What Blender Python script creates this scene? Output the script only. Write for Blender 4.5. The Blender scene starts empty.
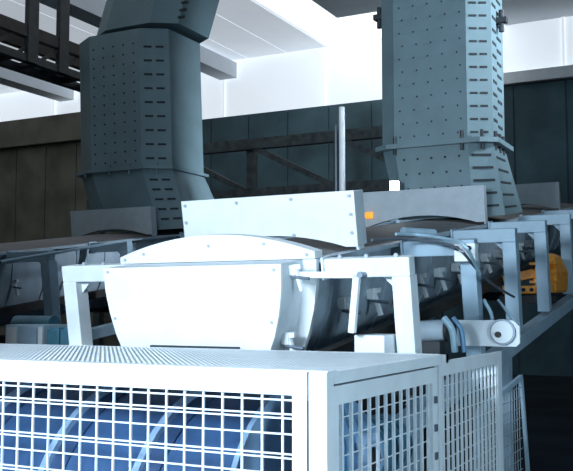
import bpy, math, random
import numpy as np
from mathutils import Matrix, Vector
random.seed(4)
S = bpy.context.scene
COL = S.collection

# ------------------------------------------------------------------ camera, light, exposure
YAW, PITCH, FPX, CX, CY = math.radians(27.2), math.radians(4.6), 900.0, 286.5, 235.5
EYE = Vector((0, 0, 1.6))
cam_d = bpy.data.cameras.new('camera')
cam = bpy.data.objects.new('camera', cam_d)
COL.objects.link(cam)
cam.location = EYE
cam.rotation_euler = (math.pi/2 + PITCH, 0, YAW)
cam_d.sensor_width = 36.0
cam_d.sensor_fit = 'HORIZONTAL'
cam_d.lens = FPX/573.0*36.0
cam_d.clip_start = 0.05
S.camera = cam

w = bpy.data.worlds.new('world')
S.world = w
w.use_nodes = True
w.node_tree.nodes['Background'].inputs[0].default_value = (0.40, 0.68, 1.0, 1)
w.node_tree.nodes['Background'].inputs[1].default_value = 0.12


def area(name, loc, target, sx, sy, power, col):
    d = bpy.data.lights.new(name, 'AREA')
    d.shape = 'RECTANGLE'; d.size = sx; d.size_y = sy; d.energy = power; d.color = col
    o = bpy.data.objects.new(name, d); COL.objects.link(o)
    o.location = loc
    o.rotation_euler = (Vector(target)-Vector(loc)).to_track_quat('-Z', 'Y').to_euler()
    return o


# key light from the front left, set before an added unseen window (added_window_rear)
area('front_key_light', (-3.0, -1.85, 3.1), (-3.1, 5.5, 1.6), 1.8, 1.8, 640, (0.68, 0.84, 1.0))
# fill light added for the cage side, backed by an added door (added_door_side)
area('added_fill_light', (4.85, 1.6, 1.3), (-1.8, 5.0, 1.1), 2.2, 1.8, 300, (0.60, 0.83, 1.0))
# narrow light added for the right duct, backed by an added window (added_window_high)
area('added_duct_light', (4.85, 10.6, 7.0), (-2.8, 11.6, 4.9), 1.2, 1.8, 85, (0.74, 0.87, 1.0)).data.spread = math.radians(34)
vs = S.view_settings
vs.view_transform = 'Standard'; vs.look = 'None'; vs.gamma = 1.0; vs.use_curve_mapping = False
vs.exposure = 0.92

# ------------------------------------------------------------------ pixel helper (real depth planes)
FW = Vector((-math.sin(YAW)*math.cos(PITCH), math.cos(YAW)*math.cos(PITCH), math.sin(PITCH)))
RT = Vector((math.cos(YAW), math.sin(YAW), 0))
UP = RT.cross(FW)


def on(ax, v, x, y):
    d = FW + RT*((x-CX)/FPX) - UP*((y-CY)/FPX)
    return EYE + d*((v-EYE[ax])/d[ax])


# ------------------------------------------------------------------ materials
MATS = {}


def mat(name, col, rough=0.5, metal=0.0, var=0.15, scale=6.0, bump=0.0, bscale=60.0, dirt=None, emit=None, estr=0.0):
    m = bpy.data.materials.new(name); m.use_nodes = True
    nt = m.node_tree; b = nt.nodes['Principled BSDF']
    tc = nt.nodes.new('ShaderNodeTexCoord')
    n = nt.nodes.new('ShaderNodeTexNoise'); n.inputs['Scale'].default_value = scale
    n.inputs['Detail'].default_value = 6.0
    nt.links.new(tc.outputs['Object'], n.inputs['Vector'])
    r = nt.nodes.new('ShaderNodeValToRGB')
    c = np.array(col); lo = c*(1-var); hi = np.minimum(c*(1+var), 1)
    if dirt is not None:
        lo = np.array(dirt)
    r.color_ramp.elements[0].position = 0.3; r.color_ramp.elements[1].position = 0.65
    r.color_ramp.elements[0].color = (*lo, 1); r.color_ramp.elements[1].color = (*hi, 1)
    nt.links.new(n.outputs['Fac'], r.inputs['Fac'])
    nt.links.new(r.outputs['Color'], b.inputs['Base Color'])
    b.inputs['Roughness'].default_value = rough; b.inputs['Metallic'].default_value = metal
    if bump:
        n2 = nt.nodes.new('ShaderNodeTexNoise'); n2.inputs['Scale'].default_value = bscale
        nt.links.new(tc.outputs['Object'], n2.inputs['Vector'])
        bp = nt.nodes.new('ShaderNodeBump'); bp.inputs['Strength'].default_value = bump
        bp.inputs['Distance'].default_value = 0.01
        nt.links.new(n2.outputs['Fac'], bp.inputs['Height'])
        nt.links.new(bp.outputs['Normal'], b.inputs['Normal'])
    if emit:
        b.inputs['Emission Color'].default_value = (*emit, 1)
        b.inputs['Emission Strength'].default_value = estr
    MATS[name] = m
    return m


mat('white_paint', (0.80, 0.83, 0.84), 0.45, var=0.04, bump=0.05)
mat('cage_paint', (0.78, 0.83, 0.86), 0.45, var=0.05)
mat('grey_paint', (0.33, 0.40, 0.45), 0.5, var=0.12, bump=0.05)
mat('trough_steel', (0.34, 0.41, 0.47), 0.45, var=0.2, scale=4, bump=0.06)
mat('lid_steel', (0.085, 0.08, 0.08), 0.6, var=0.2, scale=5)
mat('dimmed_panel_paint', (0.40, 0.45, 0.48), 0.5, var=0.07, bump=0.04)  # far hood panels: light falling off with distance is put into the colour
mat('duct_paint', (0.115, 0.175, 0.195), 0.55, var=0.10, scale=2.5, bump=0.05)
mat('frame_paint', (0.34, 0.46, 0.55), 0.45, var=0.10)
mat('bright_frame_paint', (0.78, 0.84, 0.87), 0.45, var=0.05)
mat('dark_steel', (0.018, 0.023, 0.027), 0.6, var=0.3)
mat('brown_steel', (0.026, 0.023, 0.021), 0.7, var=0.3)
mat('platform_steel', (0.055, 0.070, 0.074), 0.7, var=0.4)
mat('bolt_steel', (0.16, 0.20, 0.24), 0.4, metal=0.4, var=0.1)
mat('slot_black', (0.012, 0.016, 0.02), 0.8, var=0.1)
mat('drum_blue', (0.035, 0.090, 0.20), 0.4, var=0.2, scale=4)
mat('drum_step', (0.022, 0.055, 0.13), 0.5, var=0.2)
mat('pale_bolt', (0.42, 0.47, 0.52), 0.4, metal=0.2, var=0.1)
mat('drum_rib', (0.27, 0.40, 0.56), 0.4, var=0.15)
mat('motor_blue', (0.16, 0.32, 0.50), 0.4, var=0.15)
mat('teal_motor', (0.07, 0.20, 0.27), 0.45, var=0.15)
mat('hose_black', (0.10, 0.12, 0.15), 0.4, var=0.1)
mat('hose_blue', (0.35, 0.52, 0.62), 0.35, var=0.1)
mat('orange_paint', (0.95, 0.32, 0.03), 0.5, var=0.25, scale=14)
mat('box_paint', (0.62, 0.68, 0.72), 0.5, var=0.07, bump=0.04)
mat('dial_face', (0.62, 0.68, 0.70), 0.35, var=0.05)
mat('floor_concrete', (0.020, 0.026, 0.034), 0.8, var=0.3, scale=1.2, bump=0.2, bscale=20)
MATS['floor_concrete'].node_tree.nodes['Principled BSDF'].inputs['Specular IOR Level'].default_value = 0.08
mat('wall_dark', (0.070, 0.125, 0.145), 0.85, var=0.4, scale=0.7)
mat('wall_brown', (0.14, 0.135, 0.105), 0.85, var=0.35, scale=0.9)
mat('ceiling_white', (0.70, 0.74, 0.78), 0.8, var=0.05, scale=1.0)
mat('roof_sheet', (0.70, 0.74, 0.78), 0.8, var=0.05, scale=1.0, emit=(0.82, 0.90, 1.0), estr=0.24)
mat('glazing', (0.75, 0.80, 0.84), 0.6, var=0.06, scale=0.6, emit=(0.86, 0.93, 1.0), estr=0.34)
mat('skylight', (0.9, 0.9, 0.9), 0.5, var=0.02, emit=(0.95, 0.98, 1.0), estr=0.66)
mat('lamp_glow', (0.9, 0.9, 0.9), 0.4, var=0.02, emit=(0.9, 0.95, 1.0), estr=14.0)
mat('orange_glow', (0.9, 0.35, 0.03), 0.4, var=0.05, emit=(1.0, 0.35, 0.03), estr=0.35)

# ------------------------------------------------------------------ mesh building
WM = {}      # world matrix of every thing, for parts given in world space


class MB:
    def __init__(s, M=None):
        s.v = []; s.f = []; s.M = M; s.smooth = False

    def add(s, vs, fs):
        o = len(s.v)
        s.v += [tuple(s.M @ Vector(p)) if s.M else tuple(p) for p in vs]
        s.f += [tuple(i+o for i in f) for f in fs]
        return s

    def box(s, a, b):
        (x0, y0, z0), (x1, y1, z1) = a, b
        x0, x1 = sorted((x0, x1)); y0, y1 = sorted((y0, y1)); z0, z1 = sorted((z0, z1))
        return s.add([(x0, y0, z0), (x1, y0, z0), (x1, y1, z0), (x0, y1, z0), (x0, y0, z1), (x1, y0, z1), (x1, y1, z1), (x0, y1, z1)],
                     [(0, 3, 2, 1), (4, 5, 6, 7), (0, 1, 5, 4), (1, 2, 6, 5), (2, 3, 7, 6), (3, 0, 4, 7)])

    def loft(s, rings, cap=True, closed=True):
        n = len(rings[0]); vs = [p for r in rings for p in r]; fs = []
        for k in range(len(rings)-1):
            for i in range(n if closed else n-1):
                j = (i+1) % n
                fs.append((k*n+i, k*n+j, (k+1)*n+j, (k+1)*n+i))
        if cap:
            fs.append(tuple(reversed(range(n)))); fs.append(tuple((len(rings)-1)*n+i for i in range(n)))
        return s.add(vs, fs)

    def prism(s, outline, y0, y1):           # outline in (x, z), extruded along y
        return s.loft([[(x, y0, z) for x, z in outline], [(x, y1, z) for x, z in outline]])

    def bar(s, p, q, wx, wy, up=(0, 0, 1)):   # square bar from p to q
        p, q = Vector(p), Vector(q); d = (q-p).normalized(); u = Vector(up)
        if abs(d.dot(u)) > 0.98: u = Vector((0, 1, 0))
        a = d.cross(u).normalized()*wx/2; b = d.cross(a).normalized()*wy/2
        return s.loft([[r+a+b, r-a+b, r-a-b, r+a-b] for r in (p, q)])

    def cyl(s, p, q, r, n=14, r2=None):
        p, q = Vector(p), Vector(q); d = (q-p).normalized()
        u = Vector((0, 0, 1)) if abs(d.z) < 0.95 else Vector((1, 0, 0))
        a = d.cross(u).normalized(); b = d.cross(a).normalized(); r2 = r if r2 is None else r2
        return s.loft([[c+(a*math.cos(t)+b*math.sin(t))*rr for t in (2*math.pi*i/n for i in range(n))] for c, rr in ((p, r), (q, r2))])

    def tube(s, pts, r, n=8):
        P = [Vector(p) for p in pts]; rings = []
        for i, p in enumerate(P):
            d = (P[min(i+1, len(P)-1)]-P[max(i-1, 0)]).normalized()
            u = Vector((0, 0, 1)) if abs(d.z) < 0.9 else Vector((1, 0, 0))
            a = d.cross(u).normalized(); b = d.cross(a).normalized()
            rings.append([p+(a*math.cos(t)+b*math.sin(t))*r for t in (2*math.pi*k/n for k in range(n))])
        return s.loft(rings)


def smooth_path(pts, k=6):
    P = [Vector(p) for p in pts]; P = [P[0]*2-P[1]]+P+[P[-1]*2-P[-2]]; out = []
    for i in range(1, len(P)-2):
        for j in range(k):
            t = j/k; a, b, c, d = P[i-1:i+3]
            out.append(0.5*((2*b)+(c-a)*t+(2*a-5*b+4*c-d)*t*t+(3*b-a-3*c+d)*t**3))
    return out+[P[-2]]


def props(o, label=None, cat=None, group=None, kind=None):
    for k, v in (('label', label), ('category', cat), ('group', group), ('kind', kind)):
        if v: o[k] = v
    return o


def thing(name, loc, label, cat, group=None, rx=0.0):
    o = bpy.data.objects.new(name, None); COL.objects.link(o)
    o.empty_display_size = 0.1
    o.location = loc; o.rotation_euler = (rx, 0, 0)
    WM[o] = Matrix.Translation(Vector(loc)) @ Matrix.Rotation(rx, 4, 'X')
    return props(o, label, cat, group)


def meshobj(name, mb, m, shift=None, smooth=False):
    me = bpy.data.meshes.new(name)
    vs = mb.v if shift is None else [tuple(shift @ Vector(p)) for p in mb.v]
    me.from_pydata(vs, [], mb.f); me.materials.append(MATS[m]); me.update()
    import bmesh
    bm = bmesh.new(); bm.from_mesh(me); bmesh.ops.recalc_face_normals(bm, faces=bm.faces); bm.to_mesh(me); bm.free()
    if smooth:
        me.shade_auto_smooth(use_auto_smooth=True) if hasattr(me, 'shade_auto_smooth') else None
        for p in me.polygons: p.use_smooth = len(p.vertices) <= 4
        try: me.set_sharp_from_angle(angle=math.radians(40))
        except Exception: pass
    o = bpy.data.objects.new(name, me); COL.objects.link(o)
    return o


def part(name, mb, m, parent, world=True, smooth=False, bevel=0.0, label=None, kind=None):
    """mesh part of a thing (or sub-part of a part); mb in world space unless world=False (thing space)"""
    root = parent
    while root.parent: root = root.parent
    o = meshobj(name, mb, m, WM[root].inverted() if world else None, smooth)
    o.parent = parent
    if bevel:
        md = o.modifiers.new('bevel', 'BEVEL'); md.width = bevel; md.segments = 2; md.limit_method = 'ANGLE'
    return props(o, label=label, kind=kind)


def single(name, mb, m, label=None, cat=None, group=None, kind=None, smooth=False, bevel=0.0):
    V = np.array(mb.v); lo, hi = V.min(0), V.max(0)
    base = Vector(((lo[0]+hi[0])/2, (lo[1]+hi[1])/2, lo[2]))
    o = meshobj(name, mb, m, Matrix.Translation(-base), smooth); o.location = base
    WM[o] = Matrix.Translation(base)
    if bevel:
        md = o.modifiers.new('bevel', 'BEVEL'); md.width = bevel; md.segments = 2; md.limit_method = 'ANGLE'
    return props(o, label, cat, group, kind)


def copies(name, mesh_o, parent, places):
    """repeat a small part (built about its own origin) at many places, sharing mesh data"""
    for i, p in enumerate(places):
        o = mesh_o if i == 0 else mesh_o.copy()
        if i: COL.objects.link(o)
        o.parent = parent; o.location = p


# ------------------------------------------------------------------ the hall
XL, XR, YB, YF, ZC, ZB = -25.0, 5.0, 22.0, -2.0, 8.65, 7.1
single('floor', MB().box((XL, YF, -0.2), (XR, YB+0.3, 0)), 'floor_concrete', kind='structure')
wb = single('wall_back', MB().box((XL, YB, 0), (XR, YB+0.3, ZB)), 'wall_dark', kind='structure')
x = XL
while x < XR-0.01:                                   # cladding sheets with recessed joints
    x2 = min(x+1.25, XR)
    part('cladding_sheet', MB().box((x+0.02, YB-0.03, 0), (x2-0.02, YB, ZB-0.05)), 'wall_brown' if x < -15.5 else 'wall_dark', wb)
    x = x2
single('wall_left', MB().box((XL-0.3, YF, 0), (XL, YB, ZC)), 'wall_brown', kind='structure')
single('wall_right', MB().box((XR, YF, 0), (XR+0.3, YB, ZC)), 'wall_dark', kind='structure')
win = single('window_1', MB().box((XL, YB+0.12, ZB), (XR, YB+0.2, ZC+0.3)), 'glazing', kind='structure')
for i in range(9):
    xx = XL+2+i*3.2
    part('glazing_bar', MB().box((xx-0.03, YB+0.06, ZB), (xx+0.03, YB+0.12, ZC)), 'glazing', win)
single('trim_1', MB().box((-6.5, YB-0.15, ZB), (XR, YB, ZB+0.28)), 'white_paint', kind='structure')
single('trim_2', MB().box((XL, YB-0.25, ZB-0.25), (-16.6, YB-0.03, ZB+0.62)), 'wall_brown', kind='structure')
single('trim_3', MB().box((-6.3, YB-0.02, ZB-0.12), (XR, YB, ZB)), 'dark_steel', kind='structure')
# unseen wall added left of the photographer to shade the left machine
single('added_shade_wall', MB().box((-13.0, 3.1, 0), (-4.72, 3.3, 7.5)), 'wall_brown', kind='structure')
# roof: white slab left, glazed strip, white slab right
single('ceiling', MB().box((XL, YF, ZC+0.2), (-10.05, YB+0.3, ZC+0.3)), 'ceiling_white', kind='structure')
rs = single('window_3', MB().box((XL, YF, ZC+0.12), (-10.05, YB+0.3, ZC+0.18)), 'roof_sheet', kind='structure')   # translucent roof sheets
for i in range(12):
    xa = XL+i*1.245
    part('roof_sheet', MB().box((xa+0.015, YF, ZC+0.08), (xa+1.23, YB, ZC+0.12)), 'roof_sheet', rs)
single('wall_front', MB().box((XL, YF-0.3, 0), (XR, YF, ZC)), 'wall_dark', kind='structure')
for nm, a_, b_ in (('added_window_rear', (-3.95, YF, 2.15), (-2.05, YF+0.06, 4.05)), ('added_door_side', (XR-0.06, 0.4, 0.0), (XR, 2.8, 2.3)), ('added_window_high', (XR-0.06, 9.6, 6.3), (XR, 11.6, 7.7))):  # unseen glazed panels added to back the three area lamps
    pn = single(nm, MB().box(a_, b_), 'glazing', kind='structure')
    ax_ = 0 if nm == 'added_window_rear' else 1                       # direction along the wall
    for k in range(3):
        u = a_[ax_]+(b_[ax_]-a_[ax_])*k/2
        p_, q_ = list(a_), list(b_)
        p_[ax_], q_[ax_] = u-0.05, u+0.05
        part('frame_bar', MB().box([c-0.03 if i == 1-ax_ else c for i, c in enumerate(p_)], [c+0.03 if i == 1-ax_ else c for i, c in enumerate(q_)]), 'white_paint', pn)
CP = on(2, ZC, 337, 18)
single('ceiling_right', MB().box((CP.x, YF, ZC), (XR, CP.y, ZC+0.3)), 'ceiling_white', kind='structure')
single('ceiling_far', MB().box((-5.2, CP.y, ZC), (XR, YB+0.3, ZC+0.3)), 'ceiling_white', kind='structure')
sk = single('window_2', MB().box((-10.05, YF, ZC+0.16), (CP.x, YB+0.3, ZC+0.24)).box((CP.x, CP.y, ZC+0.16), (-5.2, YB+0.3, ZC+0.24)), 'skylight', kind='structure')
for i in range(2):
    xx = -13.2-i*6.0
    single('ceiling_beam', MB().box((xx-0.28, YF, ZC-0.45), (xx+0.28, YB, ZC)), 'ceiling_white', kind='structure')

# ------------------------------------------------------------------ inclined trough machines
INC = math.atan(0.133)
ORX, ORY, ORZ = -3.57, 5.75, 1.945


def ell(half, depth, n=20, n0=0.0, flip=False):
    """half-ellipse outline, open top at n0, as (x, z)"""
    return [(half*math.cos(math.pi+math.pi*i/n), n0+depth*math.sin(math.pi+math.pi*i/n)) for i in range(n+1)]


def arch(half, base, edge, rise, n=16):
    pts = [(-half, base), (half, base)]
    for i in range(n+1):
        u = 1-2*i/n
        pts.append((half*u, edge+rise*(1-u*u)))
    return pts


def bolt_mesh(name, r=0.014, h=0.014, m='pale_bolt'):
    return meshobj(name, MB().cyl((0, 0, 0), (0, -h, 0), r, 6), m)


def clamp(parent, x, s, n, sc=1.0):
    """toggle clamp on the trough side: base block, lever, cross handle (sub-parts)"""
    c = part('toggle_clamp', MB().box((x, s-0.03*sc, n-0.05*sc), (x+0.06*sc, s+0.03*sc, n+0.03*sc)), 'white_paint', parent, world=False, bevel=0.006)
    part('lever', MB().bar((x+0.05*sc, s, n), (x+0.10*sc, s-0.01, n-0.17*sc), 0.028*sc, 0.028*sc).box((x+0.03*sc, s-0.02, n+0.0*sc), (x+0.10*sc, s+0.02, n+0.035*sc)), 'white_paint', c, world=False)
    part('cross_handle', MB().cyl((x+0.03*sc, s-0.012, n-0.06*sc), (x+0.17*sc, s-0.02, n-0.075*sc), 0.013*sc, 8), 'bolt_steel', c, world=False, smooth=True)
    return c


def trough(ox, oy, length, label, front, clamps, s_lid):
    oz = ORZ+(oy-ORY)*0.133
    t = thing('inclined_trough', (ox, oy, oz), label, 'trough machine', 'inclined trough machines', INC)
    pm = 'white_paint' if front else 'trough_steel'
    bm_ = 'trough_steel' if front else 'trough_steel'
    if front:
        part('end_box', MB().prism(ell(0.745, 1.08), -0.34, 0.0), 'box_paint', t, world=False, smooth=True)
        ep = part('end_plate', MB().prism(ell(0.755, 1.1), -0.36, -0.335), pm, t, world=False, smooth=True)
        part('drain_slot', MB().box(on(1, 5.385, 150, 345), on(1, 5.41, 240, 349)), 'dark_steel', ep)
        copies('bolt', props(bolt_mesh('bolt', 0.012, 0.008)), ep, [(-0.71, -0.36, -0.03), (-0.67, -0.36, -0.38), (0.70, -0.36, -0.04), (0.66, -0.36, -0.40)])
    o1, o2 = ell(0.85, 1.17), ell(0.70, 1.02)
    fl = MB()                                             # U-shaped joint flange
    a = [(x, 0.0, z) for x, z in o1]; b = [(x, 0.0, z) for x, z in o2]
    a2 = [(x, 0.05, z) for x, z in o1]; b2 = [(x, 0.05, z) for x, z in o2]
    fl.loft([a, a2, b2, b, a], cap=False, closed=False)
    part('end_flange', fl, pm, t, world=False)
    part('trough_body', MB().prism(ell(0.72, 1.04), 0.05, length), bm_, t, world=False, smooth=True)
    k = 0; s = 0.55
    while s < length-0.2:                                  # stiffening hoops around the trough
        h1, h2 = ell(0.738, 1.06), ell(0.72, 1.04)
        f = MB(); f.loft([[(x, s, z) for x, z in h1], [(x, s+0.035, z) for x, z in h1], [(x, s+0.035, z) for x, z in h2], [(x, s, z) for x, z in h2], [(x, s, z) for x, z in h1]], cap=False, closed=False)
        part('stiffener_hoop', f, bm_, t, world=False)
        s += 0.62; k += 1
    for sx in (-1, 1):
        part('top_flange', MB().box((sx*0.70, 0.05, -0.03), (sx*0.86, length, 0.0)), bm_, t, world=False)
        part('side_beam', MB().box((sx*0.74, 0.05, -0.78), (sx*0.84, length, -0.68)), 'brown_steel', t, world=False)
    if front:
        lid = part('front_lid', MB().prism(arch(0.85, 0.005, 0.055, 0.148), -0.02, 0.11), pm, t, world=False, smooth=True)
        copies('bolt', bolt_mesh('bolt', 0.013, 0.01), lid, [(-0.80, -0.02, 0.035), (-0.02, -0.02, 0.12), (0.79, -0.02, 0.035), (-0.62, -0.02, 0.075), (0.45, -0.02, 0.12)])
    part('rear_lid', MB().prism(arch(0.72, 0.003, 0.003, 0.08), s_lid, length), 'lid_steel', t, world=False, smooth=True)
    for (sx, s, n, sc) in clamps:
        clamp(t, sx, s, n, sc)
    return t


cl = [(0.735, 0.55+0.42*i+0.2, -0.50, 1.0) for i in range(0, 14)]
cl = [(0.74, -0.20, -0.05, 0.9), (0.64, -0.18, -0.53, 1.0)] + [(0.66, 0.77+0.62*i, -0.40, 1.15) for i in range(0, 12)]
T1 = trough(ORX, ORY, 12.5, 'white-ended inclined trough with arched lid and toggle clamps, nearest machine', True, cl, 0.11)
# bent lever arm reaching out in front of the first portal
br = MB(WM[T1].inverted())
p0, p1, p2 = on(1, 5.60, 290, 275), on(1, 5.60, 357, 275), on(1, 5.60, 352, 333)
br.bar(p0, p1+Vector((0.02, 0, 0)), 0.045, 0.045).bar(p1, p2, 0.045, 0.045)
lv = part('lever_arm', br, 'bright_frame_paint', T1, world=False, bevel=0.004)
part('lever_pin', MB().cyl(p1+Vector((0.03, -0.03, 0.0)), p1+Vector((0.03, 0.06, 0.0)), 0.022, 10), 'bolt_steel', lv)
# hidden-side legs carry the trough: saddle plates down to the rails
for s in (0.9, 3.9, 6.9, 9.9):
    part('saddle', MB().box((-1.37, s, -1.16), (1.37, s+0.08, -1.045)), 'dark_steel', T1, world=False)

LX, LY = -9.05, 7.4
T2 = trough(LX, LY, 9.5, 'dim inclined trough with low arched lid behind on the left', False, [(0.66, 1.2+1.0*i, -0.4, 1.0) for i in range(5)], 0.05)
for s in (0.9, 3.9, 6.9):
    part('saddle', MB().box((-1.37, s, -1.16), (1.37, s+0.08, -1.045)), 'dark_steel', T2, world=False)

# ------------------------------------------------------------------ hood end panels on the troughs
def hood(ox, oy, Y, label, m, rim, tilt=INC, depth=0.13):
    oz = ORZ+(oy-ORY)*0.133; M0 = (ox, Y, ORZ+(Y-ORY)*0.133)
    if oy != ORY: M0 = (ox, Y, oz+(Y-oy)*0.133)
    t = thing('hood_panel', M0, label, 'hood panel', 'bolted hood panels on the troughs', tilt)
    half, top = 0.80, 0.475
    out = [(-half, 0.035), (-half, top), (half, top), (half, 0.035)]
    for i in range(13):
        u = 1-2*i/12
        out.append((0.70*u, 0.037+0.11*(1-u*u)))
    pl = part('face_plate', MB().prism(out, -0.02, 0.0), m, t, world=False)
    inn = [(x*0.985, z if z < 0.3 else z-0.01) for x, z in out]
    part('rim_box', MB().prism(inn, 0.0, depth), rim, t, world=False)
    for sx in (-1, 1):
        part('foot', MB().box((sx*0.778, 0.0, 0.008), (sx*0.80, 0.11, 0.035)), rim, t, world=False)
    pos = [(-0.76+0.507*i, -0.02, 0.435) for i in range(4)] + [(-0.76+0.507*i, -0.02, 0.145) for i in range(4)] + [(-0.765, -0.02, 0.29), (0.765, -0.02, 0.29)]
    copies('bolt', bolt_mesh('bolt', 0.015, 0.012), pl, pos)
    return t


HP = [hood(ORX+0.06, ORY, 6.52, 'large white bolted hood panel on the nearest trough', 'white_paint', 'box_paint', math.radians(11), 0.2),
      hood(ORX, ORY, 10.6, 'grey bolted hood panel in front of the right-hand duct', 'dimmed_panel_paint', 'dimmed_panel_paint'),
      hood(ORX, ORY, 15.4, 'small far hood panel right of the perforated duct', 'dimmed_panel_paint', 'dimmed_panel_paint'),
      hood(LX, LY, 11.5, 'shaded hood panel in front of the dark left duct', 'dimmed_panel_paint', 'dimmed_panel_paint')]

# ------------------------------------------------------------------ portal frames
def portal(cx, Y, zt, label, m, group, foot=False, half=1.52, low=1.05, lean=INC):
    t = thing('portal_frame', (cx, Y, zt), label, 'support frame', group, lean)
    wd = 0.135
    for sx in (-1, 1):                                    # beams stop at the trough flange, bolted to it by an end plate
        cb = part('cross_beam', MB().box((sx*0.885, -0.06, -0.135), (sx*half, 0.06, 0)), m, t, world=False, bevel=0.008)
        part('end_plate', MB().box((sx*0.87, -0.08, -0.15), (sx*0.885, 0.08, 0.015)), m, cb, world=False)
        x0 = sx*half; x1 = sx*(half-wd)
        lg = part('leg', MB().box((x0, -0.06, -low), (x1, 0.09, -0.135)), m, t, world=False, bevel=0.008)
        part('gusset', MB().prism([(x1, -0.135), (x1-sx*0.10, -0.135), (x1, -0.235)], 0.02, 0.035), m, lg, world=False)
    return t


G1 = 'portal frames over the near trough'
PY = [5.86, 7.5, 9.0, 10.5, 12.1, 13.6]
PL = ['white portal frame straddling the white end box, nearest of the row', 'second portal frame from the cage, carrying the dial plate',
      'third portal frame along the near trough, right of the dial', 'fourth portal frame, its leg left of the orange unit',
      'fifth portal frame, at the right edge of the picture', 'sixth portal frame, farthest along the near trough']
PF = []
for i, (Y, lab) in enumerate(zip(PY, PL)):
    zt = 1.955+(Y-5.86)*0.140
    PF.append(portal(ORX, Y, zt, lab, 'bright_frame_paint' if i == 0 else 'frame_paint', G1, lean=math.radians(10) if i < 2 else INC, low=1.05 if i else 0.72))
# foot box under the right leg of the first portal
fb = part('foot_box', MB().box((-2.42, 5.72, 1.22), (-2.20, 6.12, 1.415)), 'white_paint', PF[0], bevel=0.006)
part('foot_box', MB().box((-5.10, 5.72, 1.10), (-4.88, 6.12, 1.28)), 'white_paint', PF[0], bevel=0.006)
# top bolts on the first portal
copies('bolt', bolt_mesh('bolt', 0.016, 0.02), PF[0], [(1.0, -0.02, 0.012), (1.2, -0.02, 0.012), (1.42, -0.02, 0.012), (-1.3, -0.02, 0.012), (-1.1, -0.02, 0.012)])

LPY = [8.4, 9.95, 12.2, 13.7]
LPL = ['dim portal frame at the left edge over the left trough', 'dim portal frame seen between the left post and hood panel', 'third dim portal frame along the left trough', 'farthest dim portal frame on the left trough']
for Y, lab in zip(LPY, LPL):
    portal(LX, Y, 1.955+(Y-5.86)*0.136, lab, 'frame_paint', 'portal frames over the left trough')

# longitudinal rails with columns under the portals
def rail(x, y0, y1, label, m):
    t = thing('support_rail', (x, (y0+y1)/2, 0), label, 'rail')
    z0 = 0.80+(y0-5.86)*0.137; z1 = 0.80+(y1-5.86)*0.137
    part('rail_beam', MB().bar((x, y0, z0), (x, y1, z1), 0.14, 0.14), m, t, bevel=0.008)
    for y in (y0+0.25, y0+2.95, y1-0.3):
        z = 0.80+(y-5.86)*0.137
        c = part('column', MB().box((x-0.06, y-0.06, 0), (x+0.06, y+0.06, z)), m, t)
        part('foot_plate', MB().box((x-0.12, y-0.12, 0), (x+0.12, y+0.12, 0.02)), m, c)
    return t


rail(-2.12, 5.75, 15.5, 'pale inclined rail linking the feet of the near portals, right side', 'frame_paint')
rail(-5.02, 5.75, 14.7, 'inclined rail under the near trough, left side', 'frame_paint')
rail(LX+1.45, 7.9, 15.0, 'dim inclined rail under the left trough, inner side', 'frame_paint')
rail(LX-1.45, 7.9, 15.0, 'dim inclined rail under the left trough, outer side', 'frame_paint')

# ------------------------------------------------------------------ ducts
def octo(x0, x1, y0, y1, cx, cy, z, rx=None):
    rx = cx if rx is None else rx
    return [(x0+cx, y0, z), (x1-rx, y0, z), (x1, y0+cy, z), (x1, y1-cy, z), (x1-rx, y1, z), (x0+cx, y1, z), (x0, y1-cy, z), (x0, y0+cy, z)]


def face_mark(mb, A, B, Cc, D, u0, u1, v0, v1, h=0.012):
    """raised plate on the quad A(bl) B(br) C(tr) D(tl) between u and v fractions"""
    A, B, Cc, D = map(Vector, (A, B, Cc, D))
    q = lambda u, v: (A*(1-u)+B*u)*(1-v)+(D*(1-u)+Cc*u)*v
    n = (B-A).cross(D-A).normalized()
    base = [q(u0, v0), q(u1, v0), q(u1, v1), q(u0, v1)]
    mb.loft([[p-n*0.002 for p in base], [p+n*h for p in base]])


# right duct
DX0, DX1, DY0, DY1 = -4.22, -2.76, 10.82, 11.72
RD = thing('exhaust_duct', (-3.46, 11.2, 2.9), 'tall octagonal grey duct with slotted corner rising above the right hood', 'duct', 'exhaust ducts')
zf = 3.66
r0 = octo(DX0+0.22, DX1+0.14, DY0, DY1+0.30, 0.14, 0.12, 2.85, 0.36)
def on_lid(ring_):
    return [(x_, y_, ORZ+(y_-ORY)*0.133+0.095) for x_, y_, z_ in ring_]


r0 = on_lid(r0)
r1 = octo(DX0, DX1, DY0, DY1, 0.22, 0.15, zf, 0.28)
r2 = octo(DX0, DX1, DY0, DY1, 0.22, 0.15, ZC-0.02, 0.28)
lowp = part('transition', MB().loft([r0, r1]), 'duct_paint', RD)
shaft = part('shaft', MB().loft([r1, r2]), 'duct_paint', RD)
fl = part('flange', MB().loft([octo(DX0-0.07, DX1+0.09, DY0-0.07, DY1+0.09, 0.20, 0.14, zf-0.03), octo(DX0-0.07, DX1+0.09, DY0-0.07, DY1+0.09, 0.20, 0.14, zf+0.03)]), 'duct_paint', RD)
for px_, py_ in [(-3.98, DY0-0.05), (-3.1, DY0-0.05), (-2.86, DY0+0.0), (-2.74, DY0+0.2), (-2.74, DY0+0.42), (-2.74, DY0+0.6)]:
    part('stud', MB().cyl((px_, py_, zf-0.11), (px_, py_, zf+0.13), 0.02, 6), 'dark_steel', fl)
for xx, yy in ((DX0-0.05, DY0+0.2), (DX1+0.06, DY0+0.45)):
    dz = 0.30 if xx < -3.5 else 0.10
    lug = MB().box((xx-0.07, yy-0.05, 5.13+dz), (xx+0.07, yy+0.05, 5.20+dz)).cyl((xx, yy, 5.02+dz), (xx, yy, 5.30+dz), 0.035, 8)
    part('lug', lug, 'dark_steel', RD)
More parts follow.
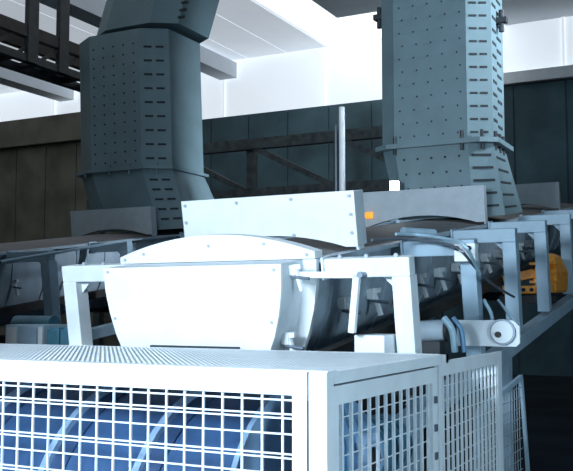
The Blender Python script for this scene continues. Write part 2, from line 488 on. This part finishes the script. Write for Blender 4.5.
# rivets on the front face
rv = MB()
zz = zf+0.12
row = 0
while zz < 6.2:
    for k in range(5):
        xx = DX0+0.30+k*0.19+(0.04 if row % 2 else 0)
        rv.cyl((xx, DY0+0.002, zz), (xx, DY0-0.006, zz), 0.012, 6)
    zz += 0.17; row += 1
part('rivets', rv, 'slot_black', shaft, kind='stuff')
# slots: chamfer and side face of shaft
cA, cB = r1[1], r1[2]; cC, cD = r2[2], r2[1]
sA, sB = r1[2], r1[3]; sC, sD = r2[3], r2[2]
H = ZC-zf
for i in range(14):
    v = (0.10+0.165*i)/H
    for (u0, u1) in ((0.12, 0.42), (0.52, 0.82)):
        f = MB(); face_mark(f, cA, cB, cC, cD, u0, u1, v, v+0.026/H, 0.007); part('slot', f, 'slot_black', shaft)
    for (u0, u1, dv) in ((0.08, 0.38, 0.0), (0.45, 0.8, -0.05)):
        f = MB(); face_mark(f, sA, sB, sC, sD, u0, u1, v+dv/H, v+(dv+0.035)/H, 0.007); part('slot', f, 'slot_black', shaft)
for i in range(5):
    v = 0.12+0.17*i
    f = MB(); face_mark(f, r0[1], r0[2], r1[2], r1[1], 0.1, 0.85, v, v+0.03, 0.006); part('slot', f, 'slot_black', lowp)
    f = MB(); face_mark(f, r0[2], r0[3], r1[3], r1[2], 0.05, 0.72, v-0.03, v, 0.006); part('slot', f, 'slot_black', lowp)
rv = MB()
for i in range(4):
    for k in range(5):
        face_mark(rv, r0[0], r0[1], r1[1], r1[0], 0.1+0.19*k, 0.125+0.19*k, 0.2+0.2*i, 0.225+0.2*i, 0.012)
part('rivets', rv, 'slot_black', lowp, kind='stuff')

# left duct (shaded), with the elbow leaning right at the top
LDX0, LDX1, LDY0, LDY1 = -10.22, -8.35, 11.75, 13.2
LD = thing('exhaust_duct', (-9.1, 12.5, 3.0), 'dark teal octagonal duct with elbow at top left', 'duct', 'exhaust ducts')
zl, ze = 3.86, 6.0
q0 = octo(LDX0+0.45, LDX1+0.45, LDY0+0.05, LDY1+0.1, 0.45, 0.2, 2.95)
q0 = on_lid(q0)
q1 = octo(LDX0+0.1, LDX1+0.1, LDY0, LDY1, 0.42, 0.25, zl)
q2 = octo(LDX0, LDX1, LDY0, LDY1, 0.42, 0.25, ze+0.18)
q3 = octo(LDX0+0.35, LDX1+0.18, LDY0+0.02, LDY1, 0.4, 0.25, ze+0.25)
q4 = octo(LDX0+1.0, LDX1+0.75, LDY0+0.02, LDY1+0.1, 0.4, 0.25, ZC-0.47)
ltr = part('transition', MB().loft([q0, q1]), 'duct_paint', LD)
lsh = part('shaft', MB().loft([q1, q2]), 'duct_paint', LD)
lel = part('elbow', MB().loft([q3, q4]), 'duct_paint', LD)
lf = part('flange', MB().loft([octo(LDX0+0.04, LDX1+0.16, LDY0-0.06, LDY1+0.06, 0.40, 0.24, zl-0.025), octo(LDX0+0.04, LDX1+0.16, LDY0-0.06, LDY1+0.06, 0.40, 0.24, zl+0.025)]), 'duct_paint', LD)
copies('stud', meshobj('stud', MB().cyl((0, 0, -0.09), (0, 0, 0.09), 0.02, 6), 'bolt_steel'), lf,
       [Vector((xx, yy, zl))-Vector((-9.1, 12.5, 3.0)) for xx, yy in ((-9.8, 11.72), (-9.3, 11.72), (-8.9, 11.72), (-8.45, 11.85), (-8.25, 12.2))])
for i in range(9):
    v = 0.06+0.10*i
    for (u0, u1) in ((0.15, 0.42), (0.55, 0.82)):
        f = MB(); face_mark(f, q1[1], q1[2], q2[2], q2[1], u0, u1, v, v+0.014, 0.006); part('slot', f, 'slot_black', lsh)
for i in range(5):
    v = 0.15+0.16*i
    for (u0, u1) in ((0.15, 0.42), (0.55, 0.82)):
        f = MB(); face_mark(f, q0[1], q0[2], q1[2], q1[1], u0, u1, v, v+0.03, 0.006); part('slot', f, 'slot_black', ltr)
for i in range(9):                                  # bolt teeth down the elbow edge
    v = 0.05+0.06*i
    p = Vector(q3[2]).lerp(Vector(q4[2]), v)
    part('edge_bolt', MB().cyl(p-Vector((0.05, 0, 0)), p+Vector((0.09, 0, 0.0)), 0.025, 6), 'dark_steel', lel)
rv = MB()
for i in range(13):
    for k in range(5):
        face_mark(rv, q1[0], q1[1], q2[1], q2[0], 0.08+0.2*k, 0.10+0.2*k, 0.05+0.07*i, 0.06+0.07*i, 0.012)
part('rivets', rv, 'slot_black', lsh, kind='stuff')

# ------------------------------------------------------------------ overhead gantry, left
GX = -12.0
GT = thing('overhead_gantry', (GX, 11.0, 6.0), 'dark hanging conveyor gantry with hanger posts, top left', 'gantry')
for zz, h in ((6.62, 0.22), (6.12, 0.14)):
    for xx in (GX-0.12, GX+0.45):
        part('girder', MB().box((xx-0.07, 7.5, zz-h/2), (xx+0.07, 14.6, zz+h/2)), 'brown_steel' if zz > 6.3 else 'dark_steel', GT)
for i in range(12):
    y = 7.7+i*0.6
    part('cross_tie', MB().box((GX-0.1, y-0.09, 6.1), (GX+0.38, y+0.09, 6.17)), 'dark_steel', GT)
    part('diagonal', MB().bar((GX+0.45, y, 6.18), (GX+0.45, y+0.5, 6.52), 0.06, 0.06), 'brown_steel', GT)
for i in range(3):
    y = 9.0+i*1.9
    part('tray', MB().box((GX-0.1, y, 6.18), (GX+0.3, y+1.1, 6.24)), 'frame_paint', GT)
for px_ in (33, 64):
    b = on(0, GX+0.52, px_, 30)
    hp = part('hanger_post', MB().box((b.x-0.08, b.y-0.13, 6.05), (b.x+0.02, b.y+0.13, ZC)), 'dark_steel', GT)
part('hanger_post', MB().box((GX-0.2, 8.0, 6.05), (GX-0.1, 8.2, ZC)), 'dark_steel', GT)

# ------------------------------------------------------------------ background steelwork
single('white_pole', MB().cyl((-5.25, 12, 0), (-5.25, 12, 4.55), 0.045, 10).cyl((-5.25, 12, 0), (-5.25, 12, 0.03), 0.07, 10), 'white_paint', 'thin white vertical pole standing between the two ducts', 'pole', smooth=True)
single('conduit', MB().cyl((-5.37, 12.05, 0), (-5.37, 12.05, 4.3), 0.02, 8), 'bolt_steel', 'thin dark conduit just left of the white pole', 'pipe', smooth=True)
def beamthing(name, p, q, wx, wy, m, label, cat):
    b = MB().bar(p, q, wx, wy)
    return single(name, b, m, label, cat)
bt = thing('loading_platform', (-10.5, 19.5, 0), 'dim steel platform with braces in the background between the ducts', 'platform')
part('deck', MB().box((-15.5, 18.6, 4.2), (-5.8, 20.4, 4.45)), 'platform_steel', bt)
part('upper_beam', MB().box((-15.5, 18.6, 5.4), (-5.8, 18.8, 5.65)), 'platform_steel', bt)
for xx in (-15.2, -12.9, -10.6, -8.3, -6.0):
    part('post', MB().box((xx-0.1, 18.7, 0), (xx+0.1, 18.9, 5.6)), 'platform_steel', bt)
for xx in (-12.9, -10.6, -8.3):
    part('brace', MB().bar((xx, 18.7, 5.5), (xx+2.2, 18.7, 4.4), 0.14, 0.14), 'platform_steel', bt)
single('chute', MB().loft([[(-5.2, 15.0, 3.3), (-4.5, 15.0, 3.3), (-4.5, 15.8, 3.3), (-5.2, 15.8, 3.3)], [(-5.0, 15.0, 5.4), (-4.6, 15.0, 5.4), (-4.6, 15.8, 5.4), (-5.0, 15.8, 5.4)]]).box((-5.1, 15.2, 0), (-4.9, 15.4, 3.3)), 'duct_paint', 'slim dark sloping chute behind the right duct', 'chute')
wl = thing('work_lamp', (-3.92, 10.55, 3.06), 'small glaring work lamp on the grey hood panel', 'lamp')
part('lamp_body', MB().box((-3.98, 10.60, 3.07), (-3.86, 10.70, 3.19)), 'dark_steel', wl)
part('lens', MB().box((-3.975, 10.57, 3.075), (-3.865, 10.60, 3.185)), 'lamp_glow', wl)
og = on(1, 10.455, 366, 215)
single('marker_lamp', MB().cyl(og, og+Vector((0, 0.08, 0)), 0.032, 10).box(og+Vector((-0.03, 0.06, -0.04)), og+Vector((0.06, 0.09, 0.04))), 'orange_glow', 'tiny orange marker beside the white hood panel edge', 'marker')

# orange unit between the far portals
OU = thing('drive_unit', (-2.3, 12.0, 1.7), 'orange drive unit between the last portal frames', 'machine')
part('housing', MB().loft([[(-2.36, 11.55, 1.78), (-2.12, 11.55, 1.78), (-2.12, 12.3, 1.8), (-2.36, 12.3, 1.8)], [(-2.40, 11.5, 2.02), (-2.10, 11.5, 2.02), (-2.10, 12.3, 2.05), (-2.40, 12.3, 2.05)], [(-2.30, 11.7, 2.28), (-2.16, 11.7, 2.24), (-2.16, 12.1, 2.26), (-2.30, 12.1, 2.30)]]), 'orange_paint', OU, bevel=0.03)
for zz in (1.90, 2.02, 2.12):
    part('cooling_fin', MB().box((-2.42, 11.47, zz), (-2.10, 11.6, zz+0.03)), 'orange_paint', OU)
part('arm', MB().box((-2.76, 11.5, 1.77), (-2.36, 11.62, 1.87)), 'orange_paint', OU, bevel=0.01)
part('arm', MB().bar((-2.74, 11.5, 1.94), (-2.38, 11.55, 2.02), 0.10, 0.11), 'orange_paint', OU, bevel=0.01)
part('base_frame', MB().box((-2.80, 11.5, 1.66), (-2.26, 12.3, 1.75)), 'dark_steel', OU)
for xx in (-2.6, -2.5, -2.4):
    part('bolt_head', MB().cyl((xx, 11.5, 1.82), (xx, 11.48, 1.82), 0.025, 6), 'slot_black', OU)
part('knob', MB().cyl((-2.24, 11.52, 2.14), (-2.24, 11.46, 2.14), 0.06, 10), 'slot_black', OU)

OU.location += Vector((0.05, -0.42, 0))

# ------------------------------------------------------------------ fittings around the second portal
GP = thing('dial_plate', (-1.9, 7.38, 1.28), 'white plate with a round dial on the second portal post', 'gauge')
a, b = on(1, 7.36, 468, 320), on(1, 7.36, 520, 347)
part('plate', MB().prism([(a.x-0.1, b.z), (b.x-0.03, b.z), (b.x, b.z+0.03), (b.x, a.z-0.05), (b.x-0.05, a.z), (a.x-0.1, a.z)], 7.36, 7.40), 'box_paint', GP, bevel=0.004)
dc = on(1, 7.36, 503, 332)
dial = part('dial', MB().cyl(dc, dc+Vector((0, -0.03, 0)), 0.105, 24), 'bolt_steel', GP, smooth=True)
part('dial_face', MB().cyl(dc+Vector((0, -0.025, 0)), dc+Vector((0, -0.036, 0)), 0.090, 24), 'dial_face', dial, smooth=True)
part('hub', MB().cyl(dc+Vector((-0.03, -0.03, -0.02)), dc+Vector((-0.03, -0.06, -0.02)), 0.025, 10), 'brown_steel', dial)
part('tag', MB().box((dc.x-0.015, 7.345, b.z+0.012), (dc.x+0.035, 7.36, b.z+0.035)), 'bolt_steel', GP)

JB = on(1, 7.36, 464, 252)
CB = thing('connector_box', (JB.x, 7.38, JB.z-0.08), 'small white connector box with hoses atop the second portal', 'box')
part('box_body', MB().box((JB.x-0.08, 7.34, JB.z-0.08), (JB.x+0.10, 7.44, JB.z+0.07)), 'white_paint', CB, bevel=0.006)
for dx in (-0.05, 0.05):
    part('cable_gland', MB().cyl((JB.x+dx, 7.345, JB.z+0.03), (JB.x+dx, 7.30, JB.z+0.03), 0.02, 8), 'slot_black', CB)

def hose(pix, V, r, m, label, ax=1):
    P = smooth_path([on(ax, v, x, yy) for (x, yy), v in zip(pix, V)])
    return single('hose', MB().tube(P, r), m, label, 'hose', 'hoses over the near trough', smooth=True)


hose([(372, 240), (405, 239), (440, 243), (460, 250), (474, 266), (492, 284), (514, 297)], [-2.66, -2.58, -2.30, -1.97, -1.95, -1.95, -1.95], 0.012, 'hose_black', 'long dark hose looping over the trough edge to the third portal', 0)
hose([(396, 234), (420, 235), (447, 239), (464, 245), (480, 274)], [-2.62, -2.50, -2.15, -1.86, -1.86], 0.014, 'hose_blue', 'pale blue hose curving down over the connector box', 0)
hose([(484, 300), (492, 318), (489, 345)], [7.7, 7.6, 7.6], 0.016, 'hose_blue', 'short pale hose hanging behind the dial plate')
hose([(498, 300), (512, 318), (520, 330)], [8.3, 8.2, 8.2], 0.014, 'hose_blue', 'thin pale hose sloping down beside the third portal')
pp = [on(0, -2.66, 403, 231), on(0, -2.50, 434, 233)]
single('pipe_stub', MB().cyl(pp[0], pp[1], 0.035, 10), 'frame_paint', 'short pale pipe lying under the grey hood panel', 'pipe', smooth=True)

MT = thing('motor', (-2.36, 7.1, 1.2), 'slate blue cylindrical motor low beside the second portal', 'motor')
m0, m1 = on(1, 7.1, 403, 332), on(1, 7.1, 446, 330)
part('barrel', MB().cyl(m0, m1, 0.085, 20), 'grey_paint', MT, smooth=True)
part('end_cap', MB().cyl(m1, m1+Vector((0.03, 0, 0)), 0.095, 20), 'dark_steel', MT, smooth=True)
part('mount', MB().box((m0.x+0.02, 7.02, m0.z-0.19), (m1.x-0.03, 7.18, m0.z-0.07)), 'dark_steel', MT)
part('terminal_box', MB().box((m0.x+0.05, 6.95, m0.z-0.15), (m0.x+0.16, 7.02, m0.z-0.09)), 'dimmed_panel_paint', MT)
for k, xx in enumerate((450, 459)):
    P = smooth_path([on(1, 7.0+0.1*k, xx-6, 318), on(1, 6.98+0.1*k, xx+2, 330), on(1, 7.0+0.1*k, xx+5, 352)])
    single('coupling_hose', MB().tube(P, 0.028 if k == 0 else 0.022), 'hose_blue' if k == 0 else 'motor_blue', ['thick pale coupling hose right of the slate motor', 'slimmer blue coupling hose beside the second portal post'][k], 'hose', smooth=True)

# ------------------------------------------------------------------ left pump group behind the cage
PB = thing('pump_cabinet', (-6.1, 6.7, 0), 'pale cabinet with two light doors at the left edge behind the cage', 'cabinet')
part('cabinet_body', MB().box((-6.38, 6.5, 0), (-5.90, 6.9, 1.44)), 'frame_paint', PB, bevel=0.006)
part('door', MB().box((-6.35, 6.48, 0.1), (-6.22, 6.50, 1.42)), 'white_paint', PB)
part('door', MB().box((-6.20, 6.48, 0.1), (-5.97, 6.50, 1.42)), 'frame_paint', PB)
part('corner_strip', MB().box((-5.95, 6.48, 0.1), (-5.90, 6.50, 1.42)), 'white_paint', PB)
TM = thing('teal_motor', (-6.2, 7.3, 0), 'rounded teal motor peeking over the pale cabinet', 'motor')
part('barrel', MB().cyl((-7.0, 7.3, 1.42), (-6.48, 7.3, 1.42), 0.10, 18), 'teal_motor', TM, smooth=True)
part('pedestal', MB().box((-6.9, 7.2, 0), (-6.6, 7.4, 1.35)), 'dark_steel', TM)
for k, xx in enumerate((-5.82, -5.66)):
    single('control_post', MB().box((xx, 6.5, 0), (xx+0.10, 6.6, 1.42)).box((xx-0.02, 6.48, 1.2), (xx+0.12, 6.62, 1.40)), 'teal_motor', ['teal control post right beside the pale cabinet', 'second teal control post, nearer the white leg'][k], 'post', 'control posts', bevel=0.005)
a, b = on(0, -7.505, 0, 262), on(0, -7.505, 125, 241)
single('tie_pipe', MB().cyl(a, b, 0.018, 8), 'frame_paint', 'thin pale pipe running over the left trough', 'pipe', smooth=True)

# ------------------------------------------------------------------ safety cage
X0, X1, Y0, Y1, Y2, ZT = -5.7, -1.64, 3.58, 5.34, 6.67, 1.32
CG = thing('safety_cage', ((X0+X1)/2, (Y0+Y1)/2, 0), 'white wire-mesh safety cage filling the foreground', 'safety cage')
fp = part('front_panel', MB().box((X0, Y0, ZT-0.105), (X1-0.10, Y0+0.04, ZT)).box((X1-0.172, Y0, 0.05), (X1-0.10, Y0+0.04, ZT-0.105)).box((X0, Y0, 0.05), (X0+0.07, Y0+0.04, ZT-0.105)).box((X0+0.07, Y0, 0.05), (X1-0.172, Y0+0.04, 0.12)), 'cage_paint', CG)
cp = part('corner_post', MB().box((X1-0.088, Y0-0.01, 0), (X1, Y0+0.07, ZT)), 'cage_paint', CG, bevel=0.005)
part('dark_slit', MB().box((X1-0.10, Y0+0.002, 0.05), (X1-0.088, Y0+0.03, ZT-0.125)), 'dark_steel', cp)  # dark strip filling the slit, for the darkness of the open gap
tf = part('top_frame', MB().box((X0, Y0, ZT), (X1, Y0+0.10, ZT+0.006)).box((X0, Y1-0.05, ZT-0.05), (X1, Y1, ZT)).box((X1-0.05, Y0+0.07, ZT-0.055), (X1, Y1, ZT)).box((X0, Y0+0.1, ZT-0.05), (X0+0.05, Y1, ZT)), 'cage_paint', CG)
WV = 0.104
xx = X1-0.172-0.055; zb = 0.12
while xx > X0+0.08:
    part('wire', MB().box((xx-0.0048, Y0+0.012, zb), (xx+0.0048, Y0+0.022, ZT-0.105)), 'cage_paint', fp)
    xx -= WV
zz = ZT-0.105-0.022; r = 0
hz = []
hz.append(zz)
k = 0
while zz > 0.2:
    zz -= 0.087 if k else 0.062
    hz.append(zz)
    if k % 2 == 0: hz.append(zz-0.018)
    k += 1
for z in hz:
    part('wire', MB().box((X0+0.07, Y0+0.004, z-0.0038), (X1-0.172, Y0+0.012, z+0.0038)), 'cage_paint', fp)
# top expanded mesh: crossing diagonal strands over the whole lid
tm = MB()
st = 0.034; ya, yb = Y0+0.1, Y1-0.05; dep = yb-ya
u = X0-dep
while u < X1:
    for sgn in (1, -1):
        xa, xb = (u, u+dep*0.8) if sgn > 0 else (u+dep*0.8, u)
        pa, pb = Vector((xa, ya, ZT-0.005)), Vector((xb, yb, ZT-0.005))
        def cut(p, q, xc):
            return p+(q-p)*((xc-p.x)/(q.x-p.x))
        lo, hi = X0+0.05, X1-0.05
        if max(pa.x, pb.x) < lo or min(pa.x, pb.x) > hi: continue
        if pa.x < lo: pa = cut(pa, pb, lo)
        if pb.x < lo: pb = cut(pa, pb, lo)
        if pa.x > hi: pa = cut(pa, pb, hi)
        if pb.x > hi: pb = cut(pa, pb, hi)
        tm.bar(pa, pb, 0.013, 0.008)
    u += st
part('mesh_lid', tm, 'cage_paint', CG, kind='stuff')
# side panels
def side_panel(y0, y1, zt, n, name='side_panel'):
    p = part(name, MB().box((X1-0.035, y0, zt-0.085), (X1-0.005, y1, zt)).box((X1-0.035, y0, 0.05), (X1-0.005, y0+0.06, zt-0.085)).box((X1-0.035, y1-0.09, 0.05), (X1-0.005, y1, zt-0.085)).box((X1-0.035, y0+0.06, 0.05), (X1-0.005, y1-0.09, 0.12)), 'cage_paint', CG)
    for i in range(n):
        y = y0+0.06+(y1-0.15-y0)*(i+0.5)/n
        part('wire', MB().box((X1-0.024, y-0.009, 0.12), (X1-0.010, y+0.009, zt-0.085)), 'cage_paint', p)
    z = zt-0.15
    while z > 0.15:
        part('wire', MB().box((X1-0.03, y0+0.06, z-0.0025), (X1-0.024, y1-0.09, z+0.0025)), 'cage_paint', p)
        z -= 0.087
    return p


side_panel(Y0+0.07, 5.13, ZT-0.065, 12)
sp2 = side_panel(5.16, Y2, ZT-0.04, 14)
for i in range(6):
    part('hinge', MB().box((X1-0.004, 5.06, 0.25+i*0.16), (X1+0.006, 5.10, 0.29+i*0.16)), 'bolt_steel', sp2)

# low mesh gate beyond the cage
g0, g1, g2 = on(0, -1.76, 478, 412), on(0, -1.76, 521, 377), on(0, -1.76, 529, 468)
GA = thing('mesh_gate', (-1.76, (g0.y+g1.y)/2, 0), 'lower sloping mesh guard just beyond the far end of the cage', 'gate')
part('top_bar', MB().bar(g0, g1, 0.03, 0.04), 'frame_paint', GA)
part('end_post', MB().bar((g1.x, g1.y, g1.z), (g2.x, g2.y, 0.0), 0.03, 0.035), 'frame_paint', GA)
part('near_post', MB().bar(g0, (g0.x, g0.y, 0), 0.03, 0.03), 'frame_paint', GA)
n = 16
for i in range(1, n):
    p = g0.lerp(g1, i/n)
    part('wire', MB().box((p.x-0.003, p.y-0.003, 0), (p.x+0.003, p.y+0.003, p.z)), 'grey_paint', GA)
for i in range(1, 12):
    z = g1.z-i*0.085
    ys = g0.y if z < g0.z else g0.y+(g1.y-g0.y)*(z-g0.z)/(g1.z-g0.z)
    part('wire', MB().box((-1.762, ys, z-0.003), (-1.758, g1.y, z+0.003)), 'grey_paint', GA)

# ------------------------------------------------------------------ machinery inside the cage
DR = thing('ribbed_drum', (-3.9, 4.45, 0), 'big blue ribbed drum behind the front mesh of the cage', 'drum')
dcz, dr, dcy = 0.42, 0.72, 4.48
def ring(r, x0, x1, n=48):
    return MB().cyl((x0, dcy, dcz), (x1, dcy, dcz), r, n)
part('drum_shell', ring(dr, -5.5, -2.26), 'drum_blue', DR, smooth=True)
part('rim', ring(dr+0.035, -2.28, -2.25), 'drum_rib', DR, smooth=True)
PITCH_R = 0.60


def flight(x0, w, r0_, r1_):
    """one turn of a helical rib wound on the drum"""
    rings = []
    for i in range(49):
        th = 2*math.pi*i/48
        cx_ = x0+PITCH_R*th/(2*math.pi)
        c_, s_ = -math.sin(th), -math.cos(th)                # starts at the bottom, climbs the front
        rings.append([(cx_+dx, dcy+c_*rr, dcz+s_*rr) for dx, rr in ((-w, r0_), (w, r0_), (w, r1_), (-w, r1_))])
    return MB().loft(rings)


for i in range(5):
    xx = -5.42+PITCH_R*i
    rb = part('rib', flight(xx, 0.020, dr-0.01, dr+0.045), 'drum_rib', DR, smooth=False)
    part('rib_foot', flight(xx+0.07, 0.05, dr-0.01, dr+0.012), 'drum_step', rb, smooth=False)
part('cradle', MB().box((-5.4, 4.1, 0), (-2.4, 4.9, 0.1)), 'dark_steel', DR)
GM = thing('gear_motor', (-1.95, 4.3, 0), 'pale blue gear motor behind the side mesh of the cage', 'motor')
part('gear_case', MB().loft([[(-2.0, 4.0, 0.55), (-1.75, 4.0, 0.55), (-1.75, 4.5, 0.55), (-2.0, 4.5, 0.55)], [(-2.0, 4.0, 0.95), (-1.75, 4.0, 0.95), (-1.75, 4.5, 0.95), (-2.0, 4.5, 0.95)], [(-1.97, 4.1, 1.12), (-1.85, 4.1, 1.12), (-1.85, 4.4, 1.12), (-1.97, 4.4, 1.12)]]), 'motor_blue', GM, bevel=0.02)
part('end_bell', MB().cyl((-1.76, 4.25, 0.85), (-1.70, 4.25, 0.85), 0.13, 20), 'drum_rib', GM, smooth=True)
part('shaft_cap', MB().cyl((-1.71, 4.25, 0.85), (-1.68, 4.25, 0.85), 0.06, 14), 'dark_steel', GM, smooth=True)
part('barrel', MB().cyl((-1.9, 4.5, 0.82), (-1.9, 5.0, 0.82), 0.15, 20), 'motor_blue', GM, smooth=True)
for i in range(6):
    part('cooling_fin', MB().cyl((-1.9, 4.56+i*0.07, 0.82), (-1.9, 4.575+i*0.07, 0.82), 0.175, 20), 'teal_motor', GM, smooth=True)
part('base', MB().box((-2.14, 3.98, 0), (-1.72, 5.0, 0.55)), 'dark_steel', GM)
